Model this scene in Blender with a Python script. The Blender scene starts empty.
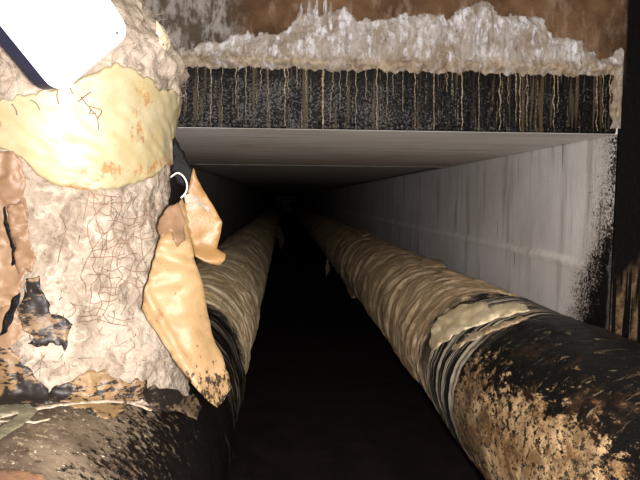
import bpy, bmesh, math, random
from mathutils import Vector, Matrix, noise
from mathutils.bvhtree import BVHTree
from mathutils.geometry import delaunay_2d_cdt
random.seed(7)
S = bpy.context.scene
COL = S.collection
ZC = 1.48                                   # camera height above the tunnel floor
F_PX = 560.0
CAM = Vector((0, 0, ZC))
# ---------------------------------------------------------------- camera
yaw, pitch, roll = math.radians(3.67), math.radians(4.19), math.radians(0.45)
Fv = Vector((math.sin(yaw)*math.cos(pitch), math.cos(yaw)*math.cos(pitch), -math.sin(pitch)))
Rt0 = Vector((math.cos(yaw), -math.sin(yaw), 0)); Up0 = Rt0.cross(Fv)
Rt = Rt0*math.cos(roll)+Up0*math.sin(roll); Up = Up0*math.cos(roll)-Rt0*math.sin(roll)
cd = bpy.data.cameras.new('camera'); cam = bpy.data.objects.new('camera', cd); COL.objects.link(cam)
cd.sensor_width = 36; cd.lens = F_PX/640*36; cd.clip_start = 0.02
cam.matrix_world = Matrix(((Rt.x, Up.x, -Fv.x, 0), (Rt.y, Up.y, -Fv.y, 0), (Rt.z, Up.z, -Fv.z, ZC), (0, 0, 0, 1)))
S.camera = cam
def ray(u, v): return (Fv*F_PX + Rt*(u-320) + Up*(240-v)).normalized()
def at(u, v, Y):
    d = ray(u, v); return CAM + d*(Y/d.y)

# ---------------------------------------------------------------- materials
def lin(c): return tuple(((x/255)/12.92 if x/255 <= .04045 else ((x/255+.055)/1.055)**2.4) for x in c)+(1,)
class M:
    def __init__(s, name, rough=.85, spec=.3):
        s.m = bpy.data.materials.new(name); s.m.use_nodes = True; s.t = s.m.node_tree
        s.b = s.t.nodes['Principled BSDF']; s.b.inputs['Roughness'].default_value = rough
        s.b.inputs['Specular IOR Level'].default_value = spec
        s.co = s.n('ShaderNodeTexCoord').outputs['Object']
        sp = s.n('ShaderNodeSeparateXYZ'); s.t.links.new(s.co, sp.inputs[0]); s.x, s.y, s.z = sp.outputs
    def n(s, k): return s.t.nodes.new(k)
    def put(s, sock, v):
        if hasattr(v, 'is_output'): s.t.links.new(v, sock)
        elif isinstance(v, (tuple, list)) and len(v) == 3 and sock.type == 'RGBA': sock.default_value = lin(v)
        else: sock.default_value = v
    def map(s, sc=(1, 1, 1), loc=(0, 0, 0), rot=(0, 0, 0)):
        q = s.n('ShaderNodeMapping'); s.put(q.inputs[0], s.co)
        q.inputs['Scale'].default_value = sc; q.inputs['Location'].default_value = loc; q.inputs['Rotation'].default_value = rot
        return q.outputs[0]
    def noise(s, sc, det=6, ro=.6, vec=None, dist=0):
        q = s.n('ShaderNodeTexNoise'); s.put(q.inputs['Vector'], vec if vec is not None else s.co)
        q.inputs['Scale'].default_value = sc; q.inputs['Detail'].default_value = det
        q.inputs['Roughness'].default_value = ro; q.inputs['Distortion'].default_value = dist
        return q.outputs['Fac']
    def vor(s, sc, vec=None, feat='F1'):
        q = s.n('ShaderNodeTexVoronoi'); q.feature = feat; s.put(q.inputs['Vector'], vec if vec is not None else s.co)
        q.inputs['Scale'].default_value = sc; return q.outputs['Distance']
    def ss(s, v, a, b):                                   # smoothstep a..b (works reversed as well)
        q = s.n('ShaderNodeMapRange'); q.interpolation_type = 'SMOOTHSTEP'
        s.put(q.inputs[0], v)
        if a < b: q.inputs[1].default_value, q.inputs[2].default_value, q.inputs[3].default_value, q.inputs[4].default_value = a, b, 0, 1
        else: q.inputs[1].default_value, q.inputs[2].default_value, q.inputs[3].default_value, q.inputs[4].default_value = b, a, 1, 0
        return q.outputs[0]
    def op(s, o, a, b=0.0):
        q = s.n('ShaderNodeMath'); q.operation = o; s.put(q.inputs[0], a); s.put(q.inputs[1], b); return q.outputs[0]
    def mix(s, f, a, b):
        q = s.n('ShaderNodeMix'); q.data_type = 'RGBA'; s.put(q.inputs[0], f); s.put(q.inputs[6], a); s.put(q.inputs[7], b); return q.outputs[2]
    def mixf(s, f, a, b):
        q = s.n('ShaderNodeMix'); q.data_type = 'FLOAT'; s.put(q.inputs[0], f); s.put(q.inputs[2], a); s.put(q.inputs[3], b); return q.outputs[0]
    def color(s, c): s.put(s.b.inputs['Base Color'], c)
    def rough(s, v): s.put(s.b.inputs['Roughness'], v)
    def bump(s, h, st=.5, d=.01):
        q = s.n('ShaderNodeBump'); q.inputs['Strength'].default_value = st; q.inputs['Distance'].default_value = d
        s.put(q.inputs['Height'], h); s.t.links.new(q.outputs[0], s.b.inputs['Normal'])

def concrete_wall(darken=0.0):
    m = M('board marked concrete', .85)
    n1 = m.noise(1.6, 6); n2 = m.noise(14, 6, .7); st = m.noise(3.2, 5, .6, m.map((1, 3.2, .28)))
    c = m.mix(m.ss(n1, .3, .7), (200, 194, 189), (224, 219, 217))
    c = m.mix(m.op('MULTIPLY', m.ss(st, .52, .74), .65), c, (124, 112, 96))
    c = m.mix(m.op('MULTIPLY', m.ss(n2, .55, .75), .45), c, (212, 208, 202))
    st2 = m.noise(9, 3, .5, m.map((1, 4, .22), (3, 1, 0)))
    c = m.mix(m.op('MULTIPLY', m.ss(st2, .66, .74), .7), c, (96, 90, 82))
    # bitumen spattered on the mouth of the wall
    up = m.op('MULTIPLY', m.ss(m.z, 1.62, .7), .26)
    reach = m.op('SUBTRACT', m.op('ADD', up, .03), m.op('SUBTRACT', m.y, 2.18))          # >0 inside
    k = m.op('ADD', m.op('MULTIPLY', reach, 2.6), m.op('MULTIPLY', m.op('SUBTRACT', m.noise(105, 5, .8), .5), 2.2))
    k = m.op('ADD', k, m.op('MULTIPLY', m.op('SUBTRACT', m.noise(7, 3), .5), .8))
    k = m.op('MULTIPLY', m.ss(k, -.04, .1), m.ss(m.y, 2.66, 2.5))
    brn = m.ss(m.op('ADD', reach, m.op('MULTIPLY', m.noise(34, 6, .75), .34)), .02, .34)
    jn = m.op('ADD', m.z, m.op('MULTIPLY', m.op('SUBTRACT', m.noise(6, 4), .5), .05))
    jm = m.op('MULTIPLY', m.ss(jn, 1.165, 1.20), m.ss(jn, 1.235, 1.212))
    c = m.mix(m.op('MULTIPLY', m.op('MULTIPLY', jm, m.ss(m.noise(20, 4), .35, .6)), .8), c, (232, 228, 218))
    c = m.mix(m.op('MULTIPLY', brn, .8), c, (122, 100, 72))
    c = m.mix(k, c, (8, 6, 5)); c = m.mix(darken, c, (62, 54, 44)); m.color(c); m.rough(m.mixf(k, .88, .5))
    m.bump(m.op('ADD', m.noise(60, 5, .7), m.op('MULTIPLY', n1, 2)), .35, .01); return m.m
def concrete_ceiling():
    m = M('streaked concrete soffit', .85)
    n1 = m.noise(2.2, 6); st = m.noise(6, 6, .65, m.map((.35, 3, 1)))
    c = m.mix(m.ss(st, .35, .7), (238, 234, 230), (214, 207, 198))
    c = m.mix(m.op('MULTIPLY', m.ss(n1, .5, .72), .6), c, (190, 174, 148))
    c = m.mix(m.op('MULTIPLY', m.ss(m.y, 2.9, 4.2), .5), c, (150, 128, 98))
    m.color(c); m.bump(m.noise(50, 6, .7), .4, .012); return m.m
def header_wall():
    m = M('rust stained header concrete', .85, .1)
    n1 = m.noise(3.2, 7, .62); st = m.noise(9, 5, .6, m.map((3, 1, .4)))
    c = m.mix(m.ss(n1, .35, .68), (64, 46, 32), (110, 84, 60))
    c = m.mix(m.op('MULTIPLY', m.ss(m.noise(13, 5, .65, m.map((1.4, 1, .6))), .5, .7), .6), c, (132, 112, 94))
    c = m.mix(m.op('MULTIPLY', m.ss(m.noise(7, 5, .7), .58, .7), .6), c, (52, 40, 32))
    gl = m.ss(m.op('ADD', m.x, m.op('MULTIPLY', m.op('SUBTRACT', m.noise(5, 5, .7), .5), .5)), -.12, -.3)
    c = m.mix(m.op('MULTIPLY', gl, .75), c, m.mix(m.ss(m.noise(22, 6, .7, m.map((1, 1, .4))), .42, .62), (66, 60, 52), (150, 146, 140)))
    lo = m.op('MULTIPLY', m.ss(m.z, 1.38, 1.15), m.ss(m.x, 1.25, 1.33))
    c = m.mix(lo, c, m.mix(m.ss(m.noise(30, 5, .7), .35, .65), (62, 48, 34), (118, 96, 70)))
    dr = m.noise(26, 2, .5, m.map((1.6, 1, .05)))
    kb = m.op('MULTIPLY', m.ss(m.op('ADD', m.x, m.op('MULTIPLY', m.op('SUBTRACT', m.noise(30, 5, .7), .5), .03)), 1.318, 1.326),
              m.ss(m.z, 2.3, 1.9))
    kb = m.op('MAXIMUM', m.op('MULTIPLY', kb, m.ss(m.op('ADD', m.z, m.op('MULTIPLY', m.noise(20, 3, .5, m.map((1, 1, .15))), .7)), 1.5, 1.62)),
              m.op('MULTIPLY', m.op('MULTIPLY', m.ss(dr, .5, .56), lo), 1))
    kb = m.op('MAXIMUM', kb, m.op('MULTIPLY', m.ss(m.x, 1.335, 1.35), m.ss(m.op('ADD', m.z, m.op('MULTIPLY', m.noise(20, 3, .5, m.map((1, 1, .15))), .3)), 1.27, 1.42)))
    c = m.mix(kb, c, (5, 4, 4)); m.color(c); m.rough(m.mixf(kb, .8, .6))
    m.bump(m.noise(55, 6, .7), .6, .012); return m.m
def bitumen_band():
    m = M('grainy wet bitumen', .3, .08)
    st = m.noise(40, 3, .5, m.map((1.4, 1, .06)))
    dens = m.op('ADD', m.op('MULTIPLY', m.ss(m.x, .75, .1), .07), m.op('MULTIPLY', m.op('SUBTRACT', m.noise(7, 3), .5), .22))
    g = m.ss(m.op('ADD', m.noise(120, 3, .8), dens), .56, .66)
    c = m.mix(m.op('MULTIPLY', g, .85), (7, 6, 7), (84, 82, 81))
    c = m.mix(m.op('MULTIPLY', m.ss(m.op('ADD', m.z, m.op('MULTIPLY', m.noise(16, 3), .08)), 1.955, 1.985), .8), c, (8, 7, 7))
    c = m.mix(m.op('MULTIPLY', m.ss(st, .55, .66), .6), c, (84, 71, 52))
    st2 = m.noise(70, 2, .5, m.map((1.6, 1, .05), (5, 0, 2)))
    c = m.mix(m.op('MULTIPLY', m.op('MULTIPLY', m.ss(st2, .62, .67), m.ss(m.noise(95, 3, .7), .46, .54)), .85), c, (114, 103, 84))
    m.color(c); m.rough(m.mixf(m.ss(m.noise(8, 3), .3, .7), .42, .25))
    m.bump(m.op('ADD', m.noise(85, 4, .8), m.op('MULTIPLY', st, .2)), .8, .004); return m.m
def crust_mat():
    m = M('lime crusted mortar', .7)
    n1 = m.noise(9, 6, .65); n2 = m.noise(34, 5, .7, m.map((1, 1, .5)))
    c = m.mix(m.ss(n1, .35, .65), (166, 158, 151), (134, 121, 105))
    c = m.mix(m.ss(n2, .47, .66), c, (206, 204, 208))
    c = m.mix(m.op('MULTIPLY', m.ss(m.noise(48, 4, .7), .58, .7), .7), c, (86, 74, 61))
    zz = m.op('ADD', m.z, m.op('MULTIPLY', m.op('SUBTRACT', n1, .5), .05))
    c = m.mix(m.op('MULTIPLY', m.op('MULTIPLY', m.ss(zz, .058, .015), m.ss(m.noise(16, 5, .7), .3, .55)), .85), c, m.mix(m.ss(m.noise(30, 5, .7), .4, .6), (117, 100, 76), (166, 147, 121)))
    c = m.mix(m.op('MULTIPLY', m.ss(m.noise(5, 4), .56, .7), .5), c, (112, 89, 65))
    m.color(c); m.bump(m.op('ADD', n2, m.noise(120, 4, .7)), .7, .012); return m.m
def plain(name, a, b, sc=8, rough=.85, bump=.4, spec=.3, bsc=60):
    m = M(name, rough, spec); m.color(m.mix(m.ss(m.noise(sc, 6, .65), .35, .66), a, b)); m.bump(m.noise(bsc, 5, .7), bump, .006); return m.m
def wrap_mat(name, a, b, d):
    m = M(name, .8)
    ln = m.noise(1, 6, .66, m.map((3.4, 15, 3.4), rot=(0, 0, .22)), 1.1)
    l2 = m.noise(1, 5, .62, m.map((6, 30, 6), (4, 1, 2), rot=(.2, 0, -.18)), 1.6)
    n = m.noise(5, 6, .68); f = m.noise(40, 5, .75, m.map((.7, 1.6, .7)))
    c = m.mix(m.ss(ln, .38, .60), a, b)
    c = m.mix(m.op('MULTIPLY', m.ss(n, .46, .66), .75), c, d)
    c = m.mix(m.op('MULTIPLY', m.ss(l2, .57, .68), .75), c, (226, 208, 178))
    c = m.mix(m.op('MULTIPLY', m.ss(l2, .42, .34), .6), c, (78, 62, 44))
    c = m.mix(m.op('MULTIPLY', m.ss(f, .60, .72), .4), c, (84, 66, 48))
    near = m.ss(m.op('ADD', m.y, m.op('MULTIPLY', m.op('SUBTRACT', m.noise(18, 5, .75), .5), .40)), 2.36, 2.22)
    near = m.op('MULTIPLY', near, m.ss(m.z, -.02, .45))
    c = m.mix(near, c, (14, 11, 8))  # near-end bitumen, carried further along to paint the torn sheet's shadow
    m.color(c); m.bump(m.op('ADD', m.op('ADD', ln, l2), m.op('MULTIPLY', f, .3)), .8, .016); return m.m
def coating_right():
    m = M('bitumen over tan wrap', .5, .22)
    br = m.noise(1, 6, .68, m.map((9, 5, 9), rot=(0, 0, .5)))
    fl = m.noise(48, 5, .72, m.map((1, .55, 1), rot=(.3, 0, .6)))
    side = m.op('ADD', m.op('MULTIPLY', m.x, -1.0), m.op('MULTIPLY', m.op('SUBTRACT', m.z, .46), -1.35))
    side = m.op('ADD', side, m.op('MULTIPLY', m.op('SUBTRACT', m.y, 1.4), -.12))
    k = m.op('ADD', m.op('MULTIPLY', m.op('SUBTRACT', side, .16), 2.2), m.op('MULTIPLY', m.op('SUBTRACT', br, .5), 1.5))
    k = m.op('ADD', k, m.op('MULTIPLY', m.op('SUBTRACT', fl, .5), 2.7))
    tan = m.mix(m.ss(m.noise(12, 6, .7), .35, .65), (116, 88, 55), (174, 145, 106))
    tan = m.mix(m.ss(m.noise(70, 4, .75, m.map((1, .7, 1))), .52, .58), tan, (24, 17, 11))
    tan = m.mix(m.op('MULTIPLY', m.ss(m.noise(22, 5, .7, m.map((1, .6, 1))), .5, .62), .75), tan, (84, 54, 26))
    c = m.mix(m.ss(k, .06, .30), (10, 9, 8), tan)
    rust = m.op('MULTIPLY', m.ss(m.noise(5, 5, .6), .5, .68), m.ss(k, -.35, .1))
    c = m.mix(m.op('MULTIPLY', m.ss(m.noise(7, 5, .65), .52, .66), .55), c, (53, 38, 24))
    c = m.mix(m.op('MULTIPLY', rust, .6), c, (62, 43, 28))
    pale = m.ss(m.noise(26, 6, .75, m.map((.8, 1.6, .8), rot=(0, 0, .5))), .60, .66)
    c = m.mix(m.op('MULTIPLY', pale, .85), c, (120, 105, 81))
    p2 = m.ss(m.noise(1, 6, .72, m.map((7, 40, 7), (2, 1, 0), (0, 0, .25))), .60, .68)
    c = m.mix(m.op('MULTIPLY', p2, .6), c, (100, 86, 67))
    # ring of pale streaks below the torn sheet
    ri = m.noise(1, 4, .6, m.map((1.8, 46, 1.8), (0, 7, 0)))
    rm = m.op('MULTIPLY', m.ss(m.y, 1.72, 1.84), m.ss(m.x, .12, -.06))
    c = m.mix(rm, c, m.mix(m.ss(ri, .46, .58), (15, 12, 10), (190, 178, 156)))
    m.color(c); m.rough(m.mixf(m.ss(k, 0, .3), .45, .85))
    m.bump(m.op('ADD', fl, m.op('MULTIPLY', br, 1.5)), .6, .012); return m.m
def coating_left():
    m = M('dirty fibrous pipe coating', .75, .05)
    fb = m.noise(75, 5, .75, m.map((.8, 1.2, .8), rot=(0, 0, .7))); n = m.noise(8, 6, .68)
    c = m.mix(m.ss(n, .34, .66), (61, 50, 40), (99, 86, 70))
    c = m.mix(m.op('MULTIPLY', m.ss(fb, .55, .66), .75), c, (152, 135, 112))
    c = m.mix(m.ss(m.noise(130, 3, .8), .64, .70), c, (186, 171, 144))
    c = m.mix(m.op('MULTIPLY', m.ss(m.noise(36, 5, .7), .58, .68), .8), c, (30, 23, 17))
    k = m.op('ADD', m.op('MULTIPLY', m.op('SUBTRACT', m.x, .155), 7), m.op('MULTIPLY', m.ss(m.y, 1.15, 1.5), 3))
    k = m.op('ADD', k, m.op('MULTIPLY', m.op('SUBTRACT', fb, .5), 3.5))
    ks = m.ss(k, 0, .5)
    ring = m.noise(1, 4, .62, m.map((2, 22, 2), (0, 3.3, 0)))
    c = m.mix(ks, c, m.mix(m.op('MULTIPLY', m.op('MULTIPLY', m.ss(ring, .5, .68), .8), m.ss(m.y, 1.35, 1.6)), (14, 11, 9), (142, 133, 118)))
    m.color(c); m.rough(m.mixf(ks, .95, .55)); m.bump(m.op('ADD', fb, n), .35, .005); return m.m
def wool_mat():
    m = M('matted mineral wool', .95, .1)
    n1 = m.noise(9, 6, .62, dist=.8); n2 = m.noise(34, 6, .7, dist=1.2); n3 = m.noise(120, 4, .7)
    c = m.mix(m.ss(n1, .3, .68), (113, 100, 86), (147, 134, 119))
    c = m.mix(m.op('MULTIPLY', m.ss(n2, .5, .66), .6), c, (164, 152, 136))
    c = m.mix(m.op('MULTIPLY', m.ss(n2, .47, .36), .6), c, (82, 68, 57))
    c = m.mix(m.op('MULTIPLY', m.ss(m.noise(4.5, 5, .6), .58, .72), .45), c, (140, 112, 86))
    m.color(c); m.bump(m.op('ADD', m.op('MULTIPLY', n2, 1.4), n3), .6, .007); return m.m
def paper(name, a, b, stain, amt=.5, spk=0.0, rough=.55):
    m = M(name, rough, .35)
    c = m.mix(m.ss(m.noise(7, 5, .6), .35, .68), a, b)
    st = m.op('MULTIPLY', m.ss(m.noise(15, 6, .7), .6, .68), amt); c = m.mix(st, c, stain)
    if spk:
        fk = m.op('ADD', m.op('MULTIPLY', m.noise(12, 3), .5), m.op('MULTIPLY', m.noise(46, 5, .75, m.map((.8, 1, 2.2), rot=(0, .7, 0))), .5))
        c = m.mix(m.ss(fk, .56-spk*.075, .585-spk*.075), c, (24, 18, 15))
    if name == 'kraft paper':
        fk = m.op('ADD', m.noise(60, 5, .75, m.map((1.6, 1, .8))), m.op('MULTIPLY', m.ss(m.z, .16, .03), .2))
        c = m.mix(m.ss(fk, .67, .71), c, (40, 28, 18))
    c = m.mix(m.op('MULTIPLY', m.ss(m.vor(30), .06, .03), .8), c, (40, 28, 20))
    m.color(c); m.bump(m.noise(22, 5, .6), .35, .008); return m.m
def band_mat():
    m = M('pale yellow wax paper', .5, .4)
    c = m.mix(m.ss(m.op('ADD', m.noise(6, 4, .55), m.op('MULTIPLY', m.op('SUBTRACT', m.noise(28, 5, .6), .5), .5)), .35, .66), (130, 117, 82), (139, 129, 103))
    # rust bleeding through at the right and lower right of the band
    lowr = m.op('MULTIPLY', m.op('MULTIPLY', m.ss(m.z, .50, .455), m.ss(m.x, .03, .1)), .15)
    rgt = m.op('MULTIPLY', m.op('MULTIPLY', m.ss(m.x, .15, .185), m.ss(m.x, .215, .19)), .13)
    st = m.ss(m.op('ADD', m.noise(26, 6, .72, m.map((1, 1, .7))), m.op('MAXIMUM', lowr, rgt)), .66, .74)
    c = m.mix(m.op('MULTIPLY', st, .8), c, (123, 82, 43))
    c = m.mix(m.op('MULTIPLY', m.ss(m.vor(24), .055, .03), .85), c, (46, 33, 20))
    m.color(c); m.bump(m.noise(14, 4, .55), .35, .012); return m.m
MT = dict(
    wall=concrete_wall(), walldark=concrete_wall(.72), ceil=concrete_ceiling(), head=header_wall(), band=bitumen_band(), crust=crust_mat(),
    floor=plain('black wet silt', (24, 17, 15), (38, 27, 23), 5, .8, .5, .2),
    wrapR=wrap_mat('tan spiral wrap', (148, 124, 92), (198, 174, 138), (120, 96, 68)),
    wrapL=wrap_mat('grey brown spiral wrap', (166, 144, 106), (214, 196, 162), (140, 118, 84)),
    coatR=coating_right(), coatL=coating_left(), wool=wool_mat(), yellow=band_mat(),
    kraft=paper('kraft paper', (116, 91, 58), (132, 108, 76), (92, 58, 32), .5),
    kraftdk=paper('shiny brown kraft paper', (115, 85, 49), (128, 97, 59), (94, 58, 27), .4, rough=.45),
    kraftpink=paper('faded kraft paper', (98, 74, 53), (116, 91, 68), (76, 50, 32), .7),
    speck=paper('bitumen flecked paper', (106, 82, 54), (94, 74, 54), (54, 38, 27), .8, 1.0),
    speckpale=paper('bitumen streaked paper', (116, 91, 60), (102, 80, 54), (52, 36, 25), .7, .8),
    dirtyspeck=paper('dirty flecked paper', (100, 82, 62), (82, 66, 50), (40, 30, 22), .8, 1.0),
    blacksheet=plain('torn bitumen and gap shade', (4, 4, 4), (11, 9, 9), 12, .55, .6, .1),
    pale=paper('pale torn wrap', (208, 192, 158), (176, 156, 120), (120, 90, 56), .6),
    paledim=paper('dirty torn wrap', (168, 148, 118), (140, 120, 92), (60, 46, 32), .8),
    wire=plain('rusty wire', (84, 60, 46), (120, 84, 60), 30, .7, .2),
    whitewire=plain('white coated wire', (226, 222, 214), (206, 200, 190), 30, .5, .1),
    white=plain('white plastic', (240, 241, 242), (236, 237, 239), 3, .35, .02),
    navy=plain('dark navy plastic', (22, 24, 42), (34, 36, 56), 6, .5, .1),
    dot=plain('dark screw hole', (60, 66, 76), (46, 50, 60), 30, .5, .1),
    strand=plain('frayed pale strand', (150, 134, 116), (112, 96, 80), 30, .8, .4),
    green=plain('olive grey cloth', (104, 98, 76), (82, 76, 58), 20, .9, .6),
    brick=plain('rust brown fragment', (104, 74, 50), (82, 56, 40), 18, .9, .6),
    fluff=plain('wool fibre', (138, 128, 114), (116, 104, 90), 30, .95, .1, .1),
    lime=plain('white lime drip', (196, 190, 184), (160, 148, 132), 30, .6, .4),
    tandrip=plain('tan lime drip', (160, 142, 112), (104, 88, 64), 30, .7, .5),
    cham=plain('pale chamber concrete', (176, 170, 160), (150, 144, 134), 3, .9, .4),
    shred=plain('frayed wrap', (150, 126, 94), (110, 90, 66), 14, .9, .4),
    seam=plain('pale mortar joint', (178, 174, 166), (150, 144, 134), 20, .9, .6),
)
# ---------------------------------------------------------------- object helpers
def link(name, verts, faces, mat, root=None, smooth=True):
    off = Vector(root.location) if root else Vector((0, 0, 0))
    if root and root.parent: off = off + root.parent.location
    me = bpy.data.meshes.new(name); me.from_pydata([tuple(Vector(v)-off) for v in verts], [], faces)
    bm = bmesh.new(); bm.from_mesh(me); bmesh.ops.recalc_face_normals(bm, faces=bm.faces); bm.to_mesh(me); bm.free()
    me.materials.append(MT[mat]); me.polygons.foreach_set('use_smooth', [smooth]*len(me.polygons)); me.update()
    o = bpy.data.objects.new(name, me); COL.objects.link(o)
    if root: o.parent = root
    return o
def tag(o, label, cat, group=None):
    o['label'] = label; o['category'] = cat
    if group: o['group'] = group
    return o
def thing(name, label, cat, loc, group=None):
    o = bpy.data.objects.new(name, None); COL.objects.link(o); o.location = loc; o.empty_display_size = .1
    return tag(o, label, cat, group)
def structure(o): o['kind'] = 'structure'; return o
def boxes(name, bxs, mat):
    vs, fs = [], []
    for (x0, x1, y0, y1, z0, z1) in bxs:
        b = len(vs); vs += [(x, y, z) for z in (z0, z1) for y in (y0, y1) for x in (x0, x1)]
        fs += [tuple(b+i for i in f) for f in ((0, 1, 3, 2), (4, 5, 7, 6), (0, 1, 5, 4), (2, 3, 7, 6), (0, 2, 6, 4), (1, 3, 7, 5))]
    return structure(link(name, vs, fs, mat, None, False))
def fbm(p, o=4): return noise.fractal(p, .9, 2.1, o)
def lathe(name, n, rows, fn, mat, root, cap=(True, True)):
    vs = [fn(2*math.pi*i/n, r) for r in rows for i in range(n)]; fs = []
    for j in range(len(rows)-1):
        for i in range(n):
            k = (i+1) % n; fs.append((j*n+i, j*n+k, (j+1)*n+k, (j+1)*n+i))
    if cap[0]: fs.append(tuple(range(n)))
    if cap[1]: fs.append(tuple((len(rows)-1)*n+i for i in range(n)))
    return link(name, vs, fs, mat, root)
def tube(pts, r, n=5, r1=None):
    vs, fs = [], []; pts = [Vector(p) for p in pts]
    for i, p in enumerate(pts):
        t = (pts[min(i+1, len(pts)-1)]-pts[max(i-1, 0)]).normalized()
        a = t.cross(Vector((.31, .2, .93)));  a = a.normalized() if a.length > 1e-4 else Vector((1, 0, 0)); b = t.cross(a)
        rr = r if r1 is None else r+(r1-r)*i/(len(pts)-1)
        for k in range(n): vs.append(p+(a*math.cos(2*math.pi*k/n)+b*math.sin(2*math.pi*k/n))*rr)
    for i in range(len(pts)-1):
        for k in range(n): fs.append((i*n+k, i*n+(k+1) % n, (i+1)*n+(k+1) % n, (i+1)*n+k))
    fs += [tuple(range(n)), tuple((len(pts)-1)*n+k for k in range(n))]
    return vs, fs
def tubes(name, lst, mat, root=None):
    V, Fc = [], []
    for vs, fs in lst:
        b = len(V); V += vs; Fc += [tuple(b+i for i in f) for f in fs]
    return link(name, V, Fc, mat, root)
def spline(pts, n=6):
    pts = [Vector(p) for p in pts]; out = []
    for i in range(len(pts)-1):
        p0, p1, p2, p3 = pts[max(i-1, 0)], pts[i], pts[i+1], pts[min(i+2, len(pts)-1)]
        for k in range(n):
            t = k/n; out.append(.5*((2*p1)+(p2-p0)*t+(2*p0-5*p1+4*p2-p3)*t*t+(3*p1-p0-3*p2+p3)*t**3))
    return out+[pts[-1]]
def sheet(name, outline, fn, mat, root, step=6, thick=.004, rag=1.2, seed=0):
    """a torn sheet: a filled outline mapped by fn onto the surface it hangs on, with a back and a rim"""
    o = [Vector(p).to_3d() for p in outline]; den = []
    for i in range(len(o)):
        a, b = o[i], o[(i+1) % len(o)]; n = max(1, int((b-a).length/(step*.6)))
        for k in range(n):
            p = a.lerp(b, k/n); q = noise.noise_vector(p*.13+Vector((seed, 0, 0)))*rag*2
            den.append(Vector((p.x+q.x, p.y+q.y)))
    nb = len(den); pts = list(den)
    us = [p.x for p in den]; vs_ = [p.y for p in den]
    def inside(x, y):
        c = False
        for i in range(nb):
            a, b = den[i], den[i-1]
            if (a.y > y) != (b.y > y) and x < (b.x-a.x)*(y-a.y)/(b.y-a.y)+a.x: c = not c
        return c
    y = min(vs_)+step*.5; row = 0
    while y < max(vs_):
        x = min(us)+step*.5*(1+row % 2)
        while x < max(us):
            if inside(x, y) and min((p-Vector((x, y))).length for p in den) > step*.45: pts.append(Vector((x, y)))
            x += step
        y += step*.87; row += 1
    r = delaunay_2d_cdt(pts, [(i, (i+1) % nb) for i in range(nb)], [], 1, 1e-5)
    P2, E, T = r[0], r[1], r[2]
    front = [fn(p.x, p.y) for p in P2]; N = len(front)
    dirs = [(p-CAM).normalized() for p in front]
    verts = front+[p+d*thick for p, d in zip(front, dirs)]
    faces = [tuple(t) for t in T]+[tuple(N+i for i in reversed(t)) for t in T]
    cnt = {}
    for t in T:
        for i in range(len(t)):
            a, b = t[i], t[(i+1) % len(t)]; cnt.setdefault((min(a, b), max(a, b)), []).append((a, b))
    for e in cnt.values():
        if len(e) == 1: a, b = e[0]; faces.append((b, a, N+a, N+b))
    return link(name, verts, faces, mat, root)

# ---------------------------------------------------------------- the setting
CE = ZC+.267; XR, XL, YO, YE = 1.317, -.785, 2.18, 60.0
HS = .236                                                             # slab thickness seen at the mouth
boxes('floor', [(-2.6, 3.0, -1.6, YE+.2, -.2, 0)], 'floor')
# right wall with a cold joint half way up, a real step in the concrete
def wall_r(y, z):
    d = .004*fbm(Vector((0, y*1.5, z*1.5)))
    jz = 1.205+.010*noise.noise(Vector((y*2.2, 3, 0)))
    d += -.012*math.exp(-((z-jz)/.016)**2) - (.008 if z < jz else 0)*0 - .006/(1+math.exp((z-jz)/.006))
    e = max(0, 1-(y-YO)/.05); d += .012*e*e*(1+noise.noise(Vector((1, y*30, z*14))))
    return Vector((XR+d, y, z))
def wall_mesh(name, fn, back):
    ys = [YO+.006+(YE-YO)*(i/150)**2.5 for i in range(151)]; zs = [CE*i/120 for i in range(121)]
    vs = [fn(y, z) for y in ys for z in zs]; n = len(zs); fs = []
    for i in range(len(ys)-1):
        for j in range(n-1): fs.append((i*n+j, i*n+j+1, (i+1)*n+j+1, (i+1)*n+j))
    b = len(vs); vs += [(back, ys[0], 0), (back, ys[0], CE), (back, ys[-1], CE), (back, ys[-1], 0)]
    L = (len(ys)-1)*n
    fs += [(b, b+1, b+2, b+3), tuple([b, b+1]+[j for j in range(n-1, -1, -1)]), tuple([b+3, b+2]+[L+j for j in range(n-1, -1, -1)]),
           tuple([b, b+3]+[i*n for i in range(len(ys)-1, -1, -1)]), tuple([b+1, b+2]+[i*n+n-1 for i in range(len(ys)-1, -1, -1)])]
    return structure(link(name, vs, fs, 'wall' if name == 'wall_right' else 'walldark'))  # left wall uses a darker brown mix of the same concrete
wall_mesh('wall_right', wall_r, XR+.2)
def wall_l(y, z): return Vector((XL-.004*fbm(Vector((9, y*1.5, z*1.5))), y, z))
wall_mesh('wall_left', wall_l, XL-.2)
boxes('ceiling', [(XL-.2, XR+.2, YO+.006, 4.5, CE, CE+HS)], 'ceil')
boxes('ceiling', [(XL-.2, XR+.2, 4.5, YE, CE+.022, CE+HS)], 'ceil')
boxes('wall_back', [(XL-.2, XR+.2, YE, YE+.2, 0, CE+HS)], 'wall')
boxes('wall_front', [(-2.6, 3.0, YO, YO+.25, CE+HS, 3.0), (-2.6, XL-.2, YO, YO+.25, 0, CE+HS), (XR+.2, 3.0, YO, YO+.25, 0, CE+HS),
                     (XR+.012, XR+.2, YO-.006, YO+.005, 0, CE+HS), (XL-.2, XL-.012, YO-.006, YO+.005, 0, CE+HS)], 'head')
boxes('wall_left', [(-2.0, -1.8, -1.4, YO, 0, 2.75)], 'cham')  # unseen rest of the chamber, added in pale concrete to bounce the flash
boxes('wall_right', [(2.3, 2.5, -1.4, YO, 0, 2.75)], 'cham')
boxes('wall_back', [(-2.0, 2.5, -1.6, -1.4, 0, 2.75)], 'cham')
boxes('ceiling', [(-2.0, 2.5, -1.6, YO, 2.75, 2.95)], 'cham')
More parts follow.
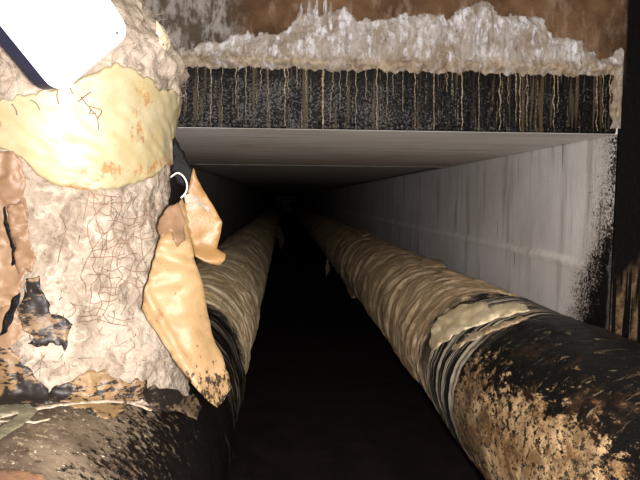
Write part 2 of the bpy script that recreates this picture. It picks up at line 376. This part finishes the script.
# bitumen coat on the slab edge
def coat():
    nx, nz = 420, 40; vs = []; fs = []
    for j in range(nz+1):
        for i in range(nx+1):
            x = XL+.002+(XR-XL-.006)*i/nx; z = CE+.001+(HS-.002)*j/nz
            p = Vector((x*14, 0, z*2.5)); d = .006+.004*noise.noise(p)+.0025*noise.noise(Vector((x*60, 4, z*22)))
            if 0 < j < 4: d += .004
            vs.append((x, YO-max(.002, d), z))
    for j in range(nz):
        for i in range(nx): a = j*(nx+1)+i; fs.append((a, a+1, a+nx+2, a+nx+1))
    b = len(vs); x0, x1 = XL+.002, XR-.004; z0, z1 = CE+.001, CE+HS-.001
    vs += [(x0, YO+.006, z0), (x1, YO+.006, z0), (x1, YO+.006, z1), (x0, YO+.006, z1)]
    T = nz*(nx+1)
    fs += [(b, b+1, b+2, b+3), tuple([b, b+1]+list(range(nx, -1, -1))), tuple([b+3, b+2]+[T+i for i in range(nx, -1, -1)]),
           tuple([b, b+3]+[j*(nx+1) for j in range(nz, -1, -1)]), tuple([b+1, b+2]+[j*(nx+1)+nx for j in range(nz, -1, -1)])]
    return structure(link('trim_1', vs, fs, 'band'))
coat()
tj = [at(u, 166.5+.0*u, 4.47) for u in range(140, 440, 6)]
tj = [Vector((XL+.01+(XR-XL-.02)*i/60, 4.5, CE+.002+.003*noise.noise(Vector((i*.4, 0, 0))))) for i in range(61)]
structure(tubes('trim_2', [tube(tj, .006, 6)], 'seam'))

# ---------------------------------------------------------------- lime crust and its drips over the slab edge
crust_root = thing('mortar_crust', 'knobbly white lime and mortar crust above the black slab edge', 'mortar crust', (.27, YO, CE+HS))
TOP = [(-40, 40), (120, 44), (188, 50), (200, 47), (222, 43), (232, 36), (262, 32), (282, 34), (296, 20), (299, 16), (301, 0), (303, 15), (306, 13), (309, -8), (312, 12), (315, 10), (317, -5), (319, 14), (323, 12), (326, -8), (328, 13), (331, 2), (333, 13), (345, 10), (362, 22), (382, 20), (420, 13), (450, 18), (463, 8),
       (487, 4), (498, 16), (540, 17), (553, 36), (585, 46), (600, 62), (612, 56), (622, 50), (628, 60)]
def interp(T, x):
    if x <= T[0][0]: return T[0][1]
    for (a, b), (c, d) in zip(T, T[1:]):
        if x <= c: return b+(d-b)*(x-a)/(c-a)
    return T[-1][1]
topx = [(at(u, v, YO).x, at(u, v, YO).z) for u, v in TOP]
def crust():
    nx, nz = 620, 130; z0, z1 = CE+.02, CE+HS+.30; vs, fs = [], []; ok = []
    for j in range(nz+1):
        for i in range(nx+1):
            x = XL-.1+(XR+.03-XL+.1)*i/nx; z = z0+(z1-z0)*j/nz; p = Vector((x, 0, z))
            zt = interp(topx, x)+.022*noise.noise(p*24)+.012*noise.noise(p*60)
            zb = CE+HS-.012+.016*noise.noise(Vector((x*13, 5, 0)))+.012*noise.noise(Vector((x*48, 2, 0)))
            if x > XR-.024+.016*noise.noise(Vector((3, 3, z*22))): zb = CE-.01                          # runs down the jamb
            m = min(1, (zt-z)/.05, (z-zb)/.022, (XR+.016-x)/.012)
            bead = math.exp(-((z-(CE+HS+.012))/.020)**2)*(.65+.9*noise.noise(Vector((x*9, 8, 0)))+.6*noise.noise(Vector((x*31, 8, z*20))))
            d = m*(.010+.016*bead)+(.012*noise.noise(Vector((x*26, 1, z*12)))+.009*noise.noise(Vector((x*60, 1, z*24)))+.004*noise.noise(Vector((x*110, 1, z*60))))*max(0, min(1, m*2))
            vs.append(Vector((x, YO-.008-d if m > 0 else YO-.0005, z))); ok.append(m > -.25)
    for j in range(nz):
        for i in range(nx):
            a = j*(nx+1)+i; f = (a, a+1, a+nx+2, a+nx+1)
            if any(vs[k].y < YO-.001 for k in f): fs.append(f)
    used = sorted({k for f in fs for k in f}); mp = {k: q for q, k in enumerate(used)}
    return link('crust', [vs[k] for k in used], [tuple(mp[k] for k in f) for f in fs], 'crust', crust_root)
crust()
def drip(u, v0, v1, w, mat, Y=YO-.012):
    n = 40; pts = [at(u+1.6*noise.noise(Vector((u, k*.16, 0))), v0+(v1-v0)*k/n, Y) for k in range(n+1)]
    vs, fs = tube(pts, w, 6, w*.5)
    vs = [pts[i//6]+(p-pts[i//6])*max(.12, .7+1.5*noise.noise(Vector((u*3, (i//6)*.8, 0)))) for i, p in enumerate(vs)]; vs = [Vector((p.x, Y+(p.y-Y)*.5, p.z)) for p in vs]
    return link('drip', vs, fs, mat, crust_root)
for (u, v1, w) in ((186, 112, .003), (198, 120, .0025), (211, 127, .005), (222, 128, .003), (236, 108, .004), (246, 127, .003), (261, 92, .004), (268, 112, .003), (285, 126, .006),
                   (288, 100, .004), (297, 90, .003), (306, 96, .005), (323, 129, .011), (333, 92, .004), (340, 110, .003), (347, 98, .004), (356, 129, .003), (366, 100, .004),
                   (377, 130, .005), (387, 118, .003), (393, 96, .003), (403, 112, .003), (415, 130, .004), (434, 130, .005), (447, 92, .004), (462, 130, .006), (479, 130, .003),
                   (500, 130, .006), (508, 104, .003), (516, 122, .005), (520, 131, .004), (527, 126, .005), (554, 131, .006), (558, 112, .004), (597, 131, .006), (603, 128, .004), (610, 110, .006)):
    drip(u, 66, v1, w*.62, 'tandrip')

# ---------------------------------------------------------------- pipes
PR = Vector((.867, 0, ZC-.68)); PL = Vector((-.452, 0, ZC-.684)); R = .298
def pipe_pt(c, y, a, r): return Vector((c.x+r*math.sin(a), y, c.z+r*math.cos(a)))
def wrap_r(y, a, s, pitch=.125):
    tw = y/pitch+a/(2*math.pi)+.34*noise.noise(Vector((math.sin(a)*1.2+s, y*2, math.cos(a)*1.2)))
    k = math.floor(tw); f = tw-k
    q = Vector((math.sin(a)*.9+s, y*14, math.cos(a)*.9)); g = Vector((math.sin(a)*3, y*4+s, math.cos(a)*3))
    return R-.002-.009*f+.010*noise.noise(Vector((k*3.1, s, a*.5)))+.008*noise.noise(q)+.006*noise.noise(q*2.3)+.003*noise.noise(q*5)+.014*noise.noise(g*.6)+.006*noise.noise(g*1.9)
def coat_r(y, a, s):
    q = Vector((math.sin(a)*4+s, y*7, math.cos(a)*4))
    heap = .044*max(0, math.cos(a-.3))**.7*math.exp(-((y-.95)/.42)**4) if s > 3 else 0
    return R+heap+.006+.010*noise.noise(q*.45)+.004*noise.noise(q*1.7)+.0025*noise.noise(q*4)
ysf = [2.07+(YE+.05-2.07)*(i/620)**2.8 for i in range(621)]
ysn = [-1.39+(2.13+1.39)*i/370 for i in range(371)]
pr = thing('insulated_pipe', 'insulated tunnel pipe beside the right wall, black bitumen on its near end', 'pipe', (PR.x, 0, PR.z-R))
pl = thing('insulated_pipe', 'insulated tunnel pipe on the left side, carrying the wool-wrapped upright riser', 'pipe', (PL.x, 0, PL.z-R))
def edge_near(a, s): return .035*noise.noise(Vector((math.sin(a)*3+s, math.cos(a)*3, 7)))+.015*noise.noise(Vector((math.sin(a)*14+s, math.cos(a)*14, 7)))
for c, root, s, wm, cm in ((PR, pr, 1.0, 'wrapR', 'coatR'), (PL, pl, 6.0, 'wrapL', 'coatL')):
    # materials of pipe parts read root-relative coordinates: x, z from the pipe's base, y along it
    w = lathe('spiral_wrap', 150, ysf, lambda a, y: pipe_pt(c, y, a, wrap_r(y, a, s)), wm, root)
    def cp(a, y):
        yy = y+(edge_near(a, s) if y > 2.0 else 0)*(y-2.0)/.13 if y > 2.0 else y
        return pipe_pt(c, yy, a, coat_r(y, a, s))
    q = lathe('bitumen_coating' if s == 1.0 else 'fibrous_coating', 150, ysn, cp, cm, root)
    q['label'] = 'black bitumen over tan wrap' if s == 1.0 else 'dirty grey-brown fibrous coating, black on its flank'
# torn pale sheet round the right pipe where the coating begins
def hit_pipe(c, u, v, r):
    d = ray(u, v); ox, oz = CAM.x-c.x, CAM.z-c.z
    A = d.x*d.x+d.z*d.z; B = ox*d.x+oz*d.z; C_ = ox*ox+oz*oz-r*r; D = B*B-A*C_
    t = (-B-math.sqrt(max(D, 0)))/A; return CAM+d*t
def fold(seed, amp, fr):
    return lambda u, v: amp*(noise.noise(Vector((u*fr, v*fr*1.6, seed)))+.5*noise.noise(Vector((u*fr*2.7, v*fr*3.1, seed))))
f1 = fold(3, .013, .075)
def onR(off): return lambda u, v: hit_pipe(PR, u, v, R+.018+off+f1(u, v))
sheet('torn_sheet', [(429, 346), (431, 330), (438, 318), (452, 309), (470, 303), (487, 301), (489, 309), (494, 306), (510, 302), (524, 304), (530, 311), (516, 314), (498, 318), (478, 325), (456, 335), (440, 345), (432, 352)],
      onR(.0), 'pale', pr, 3, .0015, .9)
sheet('torn_sheet', [(441, 352), (456, 341), (478, 331), (500, 323), (522, 316), (530, 318), (512, 325), (490, 333), (466, 343), (446, 355)], onR(-.010), 'paledim', pr, 3, .0015, .9)
# lifted wrap edges further along the pipe
def lift(u0, v0, pts, d): sheet('wrap_fold', pts, lambda u, v: hit_pipe(PR, u, v, R+.010+.0006*max(0, v0-v))+Vector((0, 0, .012*max(0, (u-u0)/20))), 'wrapR', pr, 3, .004, .6)
lift(424, 266, [(418, 262), (425, 257), (436, 261), (444, 263), (446, 270), (434, 269), (424, 267)], 3)
lift(356, 236, [(352, 231), (360, 228), (368, 232), (372, 236), (362, 237)], 5)
def hang(root, pts, Y0, Y1, mat):
    v0 = min(p[1] for p in pts); v1 = max(p[1] for p in pts); fl = fold(pts[0][0], .03, .2)
    o = sheet('hanging_shred', pts, lambda u, v: at(u, v, Y0+(Y1-Y0)*(v-v0)/(v1-v0)+fl(u, v)), mat, root, 1.6, .006, .5); return o
hang(pr, [(328, 246), (333, 248), (332, 256), (329, 262), (330, 270), (326, 276), (325, 268), (327, 258)], 8.5, 8.3, 'shred')
hang(pr, [(333, 254), (337, 260), (343, 268), (347, 276), (344, 283), (341, 276), (336, 272), (333, 264)], 7.7, 6.3, 'shred')
hang(pr, [(344, 272), (349, 278), (353, 288), (356, 298), (351, 298), (347, 288)], 6.0, 5.2, 'shred')
hang(pl, [(274, 226), (280, 226), (284, 236), (283, 246), (280, 250), (278, 240), (275, 236)], 14.6, 13.6, 'shred')

# ---------------------------------------------------------------- riser
AX = Vector((-.45, 1.2, 0))
PROF = [(-.62, .236), (-.44, .236), (-.38, .234), (-.30, .228), (-.20, .217), (-.08, .206), (.02, .203), (.17, .206), (.22, .222), (.265, .232), (.30, .225), (.34, .203), (.38, .174), (.43, .132), (.50, .105), (.60, .095), (.75, .09)]
def prof(h): return interp(PROF, h)
def wool_r(a, h):
    q = Vector((math.cos(a)*.21, math.sin(a)*.21, h))
    return prof(h)+.011*noise.noise(q*9)+.007*noise.noise(q*22)+.0045*noise.noise(q*52)+.0028*noise.noise(q*110)+(.012*noise.noise(q*30) if .2 < h else 0)
def riser_pt(a, h, off=0):
    if h < -.2:
        x = min(abs(prof(-.42)*math.cos(a)), .28); hb = -.684+math.sqrt(R*R-x*x)-.025
        h = -.2-(h+.2)/.42*(hb+.2)
    r = wool_r(a, h)+off; return Vector((AX.x+r*math.cos(a), AX.y+r*math.sin(a), ZC+h))
ris = thing('insulated_riser', 'upright pipe wrapped in grey wool with yellow paper band, left foreground', 'pipe', (AX.x, AX.y, ZC-.40))
hs = [-.62+(.75+.62)*i/420 for i in range(421)]
wool = lathe('wool_insulation', 300, hs, riser_pt, 'wool', ris)
def hit_cyl(u, v, r):
    d = ray(u, v); ox, oy = CAM.x-AX.x, CAM.y-AX.y
    A = d.x*d.x+d.y*d.y; B = ox*d.x+oy*d.y; C_ = ox*ox+oy*oy-r*r; D = B*B-A*C_
    t = (-B-math.sqrt(max(D, 0)))/A; return CAM+d*t
def ang_h(u, v, r): p = hit_cyl(u, v, r); return math.atan2(p.y-AX.y, p.x-AX.x), p.z-ZC
# yellow paper band: a closed ring with ragged top and sagging lower edge
BR = .219
bot = sorted(ang_h(u, v, BR) for u, v in [(2, 148), (22, 159), (35, 174), (49, 183), (70, 188), (94, 190), (120, 188), (150, 181), (164, 172), (170, 164)])
top = sorted(ang_h(u, v, BR) for u, v in [(2, 100), (25, 95), (52, 89), (70, 84), (90, 75), (104, 68), (112, 65), (124, 69), (135, 74), (148, 82), (157, 90), (166, 90), (170, 92)])
def ringy(T, a):
    a = (a+math.pi) % (2*math.pi)-math.pi
    return interp(T, a)
def band():
    na, nh = 360, 40; vs = []
    for j in range(nh+1):
        for i in range(na):
            a = 2*math.pi*i/na; ca = Vector((math.cos(a)*3, math.sin(a)*3, 0))
            zb = ringy(bot, a)+.004*noise.noise(ca*5); zt = ringy(top, a)+.007*noise.noise(ca*5+Vector((0, 0, 4)))+.004*noise.noise(ca*14)
            h = zb+(zt-zb)*j/nh
            q = Vector((math.cos(a)*.21, math.sin(a)*.21, h))
            r = max(prof(h), .203)+.012+.007*noise.noise(Vector((q.x*9, q.y*9, h*14)))+.003*noise.noise(Vector((q.x*30, q.y*30, h*60+a*5)))
            if j == 0 or j == nh: r -= .003
            vs.append(Vector((AX.x+r*math.cos(a), AX.y+r*math.sin(a), ZC+h)))
    n = len(vs); inner = []
    for p in vs:
        d = Vector((p.x-AX.x, p.y-AX.y, 0)); inner.append(p-d.normalized()*.004)
    fs = []
    for j in range(nh):
        for i in range(na):
            k = (i+1) % na; f = (j*na+i, j*na+k, (j+1)*na+k, (j+1)*na+i); fs += [f, tuple(n+q for q in reversed(f))]
    for j in (0, nh):
        for i in range(na): k = (i+1) % na; fs.append((j*na+i, j*na+k, n+j*na+k, n+j*na+i))
    return link('paper_band', vs+inner, fs, 'yellow', ris)
bd = band(); bd['label'] = 'pale yellow paper band with rust stains'
# loose fibres standing off the wool
fib = []
for i in range(900):
    a = random.uniform(-2.7, .1); h = random.choice((random.uniform(-.4, -.02), random.uniform(.2, .45)))
    p = riser_pt(a, h, -.002); n = Vector((math.cos(a), math.sin(a), random.uniform(-.5, .5))).normalized()
    tg = Vector((random.gauss(0, 1), random.gauss(0, 1), random.gauss(0, 1))).normalized(); L = random.uniform(.008, .028)
    fib.append(tube([p, p+n*L*.35+tg*L*.4, p+n*L*.5+tg*L], .0007, 3, .0004))
fo = tubes('wool_fibres', fib, 'fluff', wool); fo['kind'] = 'stuff'
# crushed rusty wire netting
wl = []
def netline(pts, off=.003, r=.0006):
    P = []
    for (u, v) in pts:
        a, h = ang_h(u, v, prof((199-v)/480)); P.append(riser_pt(a, h, off))
    wl.append(tube(spline(P, 3), r, 4))
rn = random.Random(3)
for k in range(9):                                                     # upright wires
    u0 = 92+k*9; netline([(u0-.5*j*1.6+rn.uniform(-3, 3)+2.5*math.sin(j*1.3+k*2.1), 196+j*9) for j in range(rn.randint(9, 16))])
for k in range(15):                                                    # cross wires
    v0 = 204+k*9; s0 = rn.randint(88, 112)-k; netline([(s0+j*8, v0+rn.uniform(-3.4, 3.4)+j*.8*math.sin(k)) for j in range(rn.randint(4, 8))])
for pts in ([(88, 190), (86, 204), (83, 220)], [(89, 191), (100, 204), (112, 199)], [(92, 194), (104, 196), (116, 197)], [(108, 206), (116, 212), (112, 220)], [(60, 214), (66, 228), (62, 244), (58, 262)],
            [(96, 225), (102, 240), (100, 258)], [(70, 302), (76, 308), (72, 318), (67, 322)], [(110, 322), (124, 330), (138, 326)], [(104, 318), (112, 334), (128, 338)]): netline(pts)
tubes('wire_netting', wl, 'wire', wool)
wl = []
def bandline(pts, r=.0008):
    P = []
    for (u, v) in pts:
        p = hit_cyl(u, v, .229); P.append(p)
    tubes('wire_scrap', [tube(spline(P, 3), r, 4)], 'wire', bd)
for pts in ([(78, 102), (84, 97), (91, 92)], [(81, 97), (88, 106), (97, 117), (99, 130)], [(88, 106), (95, 108), (102, 111), (98, 118)], [(91, 110), (90, 114), (96, 113)], [(30, 100), (36, 103), (40, 110)], [(12, 104), (16, 110), (17, 115)], [(58, 88), (57, 96), (59, 104)], [(70, 88), (73, 94)]):
    bandline(pts)
# hanging wrappings
bvh_v, bvh_f = [], []
for o in (wool, bpy.data.objects['fibrous_coating']):
    b = len(bvh_v); mw = Vector(o.parent.location)
    bvh_v += [Vector(v.co)+mw for v in o.data.vertices]; bvh_f += [tuple(b+i for i in p.vertices) for p in o.data.polygons]
BV = BVHTree.FromPolygons(bvh_v, bvh_f)
def drape(off, amp=.006, seed=0, fr=.06, cap=1.35):
    fl = fold(seed, amp, fr)
    def fn(u, v):
        d = ray(u, v); s = 0; n = 0
        for du, dv in ((0, 0), (4, 0), (-4, 0), (0, 4), (0, -4)):
            h = BV.ray_cast(CAM, ray(u+du, v+dv))
            if h[0] is not None: s += min(h[3], cap); n += 1
        t = s/n if n else cap
        return CAM+d*(t-off-abs(fl(u, v)))
    return fn
fk = fold(11, .009, .03)
def flapA(u, v):
    Y = 1.035+.085*max(0, (u-143)/88)**1.5-.05*max(0, (v-330)/80)+.045*max(0, (240-v)/45)+fk(u, v)
    Y -= .008*math.exp(-((u-(178+(v-250)*.16))/16)**2)+.012*max(0, 1-abs(v-262-(u-180)*.3)/9)+.010*max(0, 1-abs(u-150-(v-300)*.55)/8)
    return at(u, v, Y)
fa = sheet('paper_flap', [(183, 198), (176, 206), (164, 222), (158, 245), (150, 272), (144, 292), (142, 308), (147, 320), (158, 335), (168, 350), (176, 363), (190, 382), (204, 397), (217, 408), (224, 400), (231, 388), (230, 378), (222, 356), (213, 336), (207, 312), (204, 290), (196, 264), (191, 240), (187, 215)],
      flapA, 'kraft', ris, 4, .0025, .6)
fa['label'] = 'long tan kraft paper flap hanging in front'
fb2 = fold(17, .005, .03)
def flapB(u, v):
    Y = 1.19+.0006*(u-190)-.025*max(0, min(1, (v-246)/14))+fb2(u, v); return at(u, v, Y)
fb_ = sheet('paper_flap', [(193, 168), (199, 182), (208, 198), (217, 212), (222, 222), (220, 238), (217, 249), (226, 254), (225, 260), (220, 265), (212, 264), (203, 261), (195, 256), (190, 235), (184, 206), (187, 195)], flapB, 'kraftdk', ris, 4, .0025, .3)
fb_['label'] = 'shiny brown paper flap behind, folded at its foot'
sheet('bitumen_and_shade_strip', [(173, 138), (176, 136), (182, 150), (188, 162), (194, 172), (197, 184), (190, 194), (184, 188), (176, 182), (170, 172)], lambda u, v: at(u, v, 1.205+.0006*(u-170)+fb2(u, v)), 'blacksheet', ris, 4, .004)
sheet('torn_scrap', [(186, 195), (191, 194), (199, 197), (204, 203), (210, 206), (211, 213), (207, 212), (203, 206), (197, 202), (187, 203)], lambda u, v: flapB(u, v)-Vector((0, .02, 0)), 'fluff', fb_, 2.5, .004, .8)
lp = spline([at(u, v, Y) for u, v, Y in ((171, 177, 1.1), (177, 173, 1.09), (183, 176, 1.1), (187, 184, 1.11), (186, 192, 1.12), (181, 198, 1.12))], 6)
tubes('wire_loop', [tube(lp, .0016, 5)], 'whitewire', ris)['label'] = 'thin white wire loop'
sheet('paper_scrap', [(157, 20), (162, 28), (168, 40), (169, 47), (165, 52), (161, 44), (156, 34)], drape(.01, .004, 2), 'pale', ris, 3, .003)
sheet('paper_scrap', [(170, 205), (180, 202), (188, 222), (186, 240), (178, 246), (172, 232), (163, 236), (158, 228)], lambda u, v: flapA(u, v)-Vector((0, .012, 0)), 'kraftpink', ris, 3, .003)
a1 = sheet('side_paper', [(-30, 140), (0, 152), (13, 151), (20, 160), (27, 182), (24, 196), (29, 215), (27, 232), (31, 246), (32, 264), (24, 276), (21, 288), (15, 304), (8, 326), (-4, 342), (-30, 345)], drape(.016, .016, 5, .05), 'kraftpink', ris, 4, .004)
sheet('side_paper', [(8, 205), (20, 200), (28, 215), (30, 240), (36, 258), (34, 272), (26, 266), (20, 275), (13, 262), (16, 246), (10, 230)], drape(.04, .012, 8, .07), 'kraftpink', ris, 3, .004, 1.6)
sheet('bitumen_and_shade_strip', [(3, 208), (5, 206), (6, 216), (10, 226), (12, 238), (16, 248), (14, 256), (15, 264), (11, 268), (12, 258), (13, 250), (9, 240), (7, 228), (3, 218)], drape(.05, .006, 41), 'blacksheet', ris, 2.5, .003, 1.2)
sheet('bitumen_and_shade_strip', [(14, 297), (21, 291), (20, 304), (13, 318), (7, 332), (0, 336), (3, 322), (9, 308)], drape(.045, .006, 43), 'blacksheet', ris, 2.5, .003, 1.0)  # dark strip standing in for the shadow in the gap beside the side paper
def flecked(pts, seed, m='speck', off=.016, amp=.014): return sheet('flecked_scrap', pts, drape(off, amp, seed, .06), m, ris, 4, .004, 1.8, seed)
flecked([(27, 277), (37, 277), (40, 287), (46, 298), (54, 314), (72, 323), (67, 352), (61, 345), (54, 341), (46, 347), (28, 345), (36, 339), (28, 333), (19, 328), (19, 311), (24, 294)], 21)
flecked([(-20, 335), (4, 342), (14, 352), (26, 366), (40, 382), (49, 394), (58, 401), (36, 408), (10, 410), (-20, 412)], 25)
flecked([(44, 396), (56, 388), (72, 380), (90, 370), (104, 371), (118, 377), (129, 385), (137, 380), (149, 380), (147, 394), (140, 402), (126, 405), (112, 418), (98, 416), (86, 408), (62, 404)], 29, 'speckpale', .012, .016)
flecked([(140, 394), (152, 385), (166, 389), (180, 392), (194, 396), (202, 406), (196, 420), (182, 414), (166, 411), (150, 407)], 37, 'dirtyspeck', .012, .008)
flecked([(0, 306), (14, 304), (20, 318), (22, 338), (8, 350), (-12, 352), (-14, 320)], 33, 'kraftpink', .02, .01)

# ---------------------------------------------------------------- white plate resting against the wool
def plate():
    Yl, Yr = .845, .93
    ex = (at(134, 30, Yr)-at(61, 92, Yl)); W = ex.length; ex.normalize()
    up = (at(0, 13, Yl-.06)-at(56, 86, Yl)).normalized(); nrm = ex.cross(up).normalized(); up = nrm.cross(ex).normalized()
    if nrm.y > 0: nrm = -nrm
    o = at(58, 95, Yl); H = .25; rc = .024
    root = thing('white_plate', 'blank white rounded panel with dark edge, tilted against the wool at the top left', 'panel', o)
    def outline(ins):
        pts = []
        for (cx, cy, a0) in ((W-rc, rc, -90), (W-rc, H-rc, 0), (rc, H-rc, 90), (rc, rc, 180)):
            for k in range(9):
                t = math.radians(a0+90*k/8); pts.append((cx+(rc-ins)*math.cos(t), cy+(rc-ins)*math.sin(t)))
        return pts
    def ext(name, levels, mat):
        vs, fs = [], []; n = 36
        for (ins, d) in levels: vs += [o+ex*x+up*y+nrm*d for x, y in outline(ins)]
        for j in range(len(levels)-1):
            for i in range(n): k = (i+1) % n; fs.append((j*n+i, j*n+k, (j+1)*n+k, (j+1)*n+i))
        fs += [tuple(range(n)), tuple((len(levels)-1)*n+i for i in range(n))]
        return link(name, vs, fs, mat, root, False)
    ext('backing', [(.004, -.045), (.0, -.042), (.0, -.0035)], 'navy')['label'] = 'dark navy edge and back'
    face = ext('face', [(-.0005, -.003), (-.0005, 0), (.0012, .0018)], 'white'); face['label'] = 'blank white face'
    d = .0016; s = []
    d_ = ray(116, 33); p = CAM+d_*((o-CAM).dot(nrm)/d_.dot(nrm)); q = p-o; x, y = q.dot(ex), q.dot(up)
    n = 14; vs = [o+ex*(x+.0026*math.cos(2*math.pi*i/n))+up*(y+.0026*math.sin(2*math.pi*i/n))+nrm*h for h in (.001, .0024) for i in range(n)]
    fs = [(i, (i+1) % n, n+(i+1) % n, n+i) for i in range(n)]+[tuple(range(n)), tuple(range(n, 2*n))]
    link('screw', vs, fs, 'dot', face)
plate()

# ---------------------------------------------------------------- loose things lying on the left pipe
def ribbon(name, pts, w, mat, off=.006, seed=0):
    dr = drape(off, .004, seed); P = spline([Vector((u, v, 0)) for u, v in pts], 8); out = []
    for i, p in enumerate(P):
        t = (P[min(i+1, len(P)-1)]-P[max(i-1, 0)]).normalized(); nrm = Vector((-t.y, t.x, 0))
        ww = w*(1+.3*noise.noise(p*.05)); out.append((p+nrm*ww, p-nrm*ww))
    poly = [(a.x, a.y) for a, b in out]+[(b.x, b.y) for a, b in reversed(out)]
    return sheet(name, poly, dr, mat, None, 2.5, .003, .4, seed)
tag(ribbon('frayed_cord', [(-12, 420), (20, 412), (52, 406), (90, 402), (126, 402), (152, 410)], 1.5, 'strand', .020, 3), 'pale frayed cord, the longer one, lying across the left pipe below the riser', 'cord')
tag(ribbon('frayed_cord', [(-12, 421), (14, 421), (36, 422), (50, 418)], 1.2, 'strand', .018, 5), 'short pale frayed cord at the left edge under the olive cloth strip', 'cord')
tag(sheet('cloth_strip', [(-14, 408), (14, 405), (30, 404), (37, 411), (28, 421), (12, 431), (-4, 441), (-14, 444), (-14, 434), (6, 424), (20, 414), (-14, 416)], drape(.022, .006, 13), 'green', None, 3, .004, 1.0), 'olive grey cloth strip folded on the left pipe at the photo edge', 'cloth')
tag(sheet('rusty_fragment', [(-16, 470), (8, 469), (28, 471), (42, 474), (48, 484), (30, 500), (-16, 500)], drape(.020, .006, 17), 'brick', None, 4, .012, 1.2), 'flat rust-brown fragment on the left pipe in the bottom left corner', 'fragment')

# ---------------------------------------------------------------- light: the flash on the camera
ld = bpy.data.lights.new('camera_flash', 'POINT'); ld.energy = 240; ld.shadow_soft_size = .02; ld.color = (1, .962, .958)
lo = bpy.data.objects.new('camera_flash', ld); COL.objects.link(lo); lo.location = (.05, -.02, ZC-.02)
w = bpy.data.worlds.new('world'); S.world = w; w.use_nodes = True
w.node_tree.nodes['Background'].inputs[0].default_value = (.02, .018, .016, 1); w.node_tree.nodes['Background'].inputs[1].default_value = .1
S.view_settings.view_transform = 'Standard'; S.view_settings.look = 'None'; S.view_settings.exposure = 0; S.view_settings.gamma = 1
S.view_settings.use_curve_mapping = False
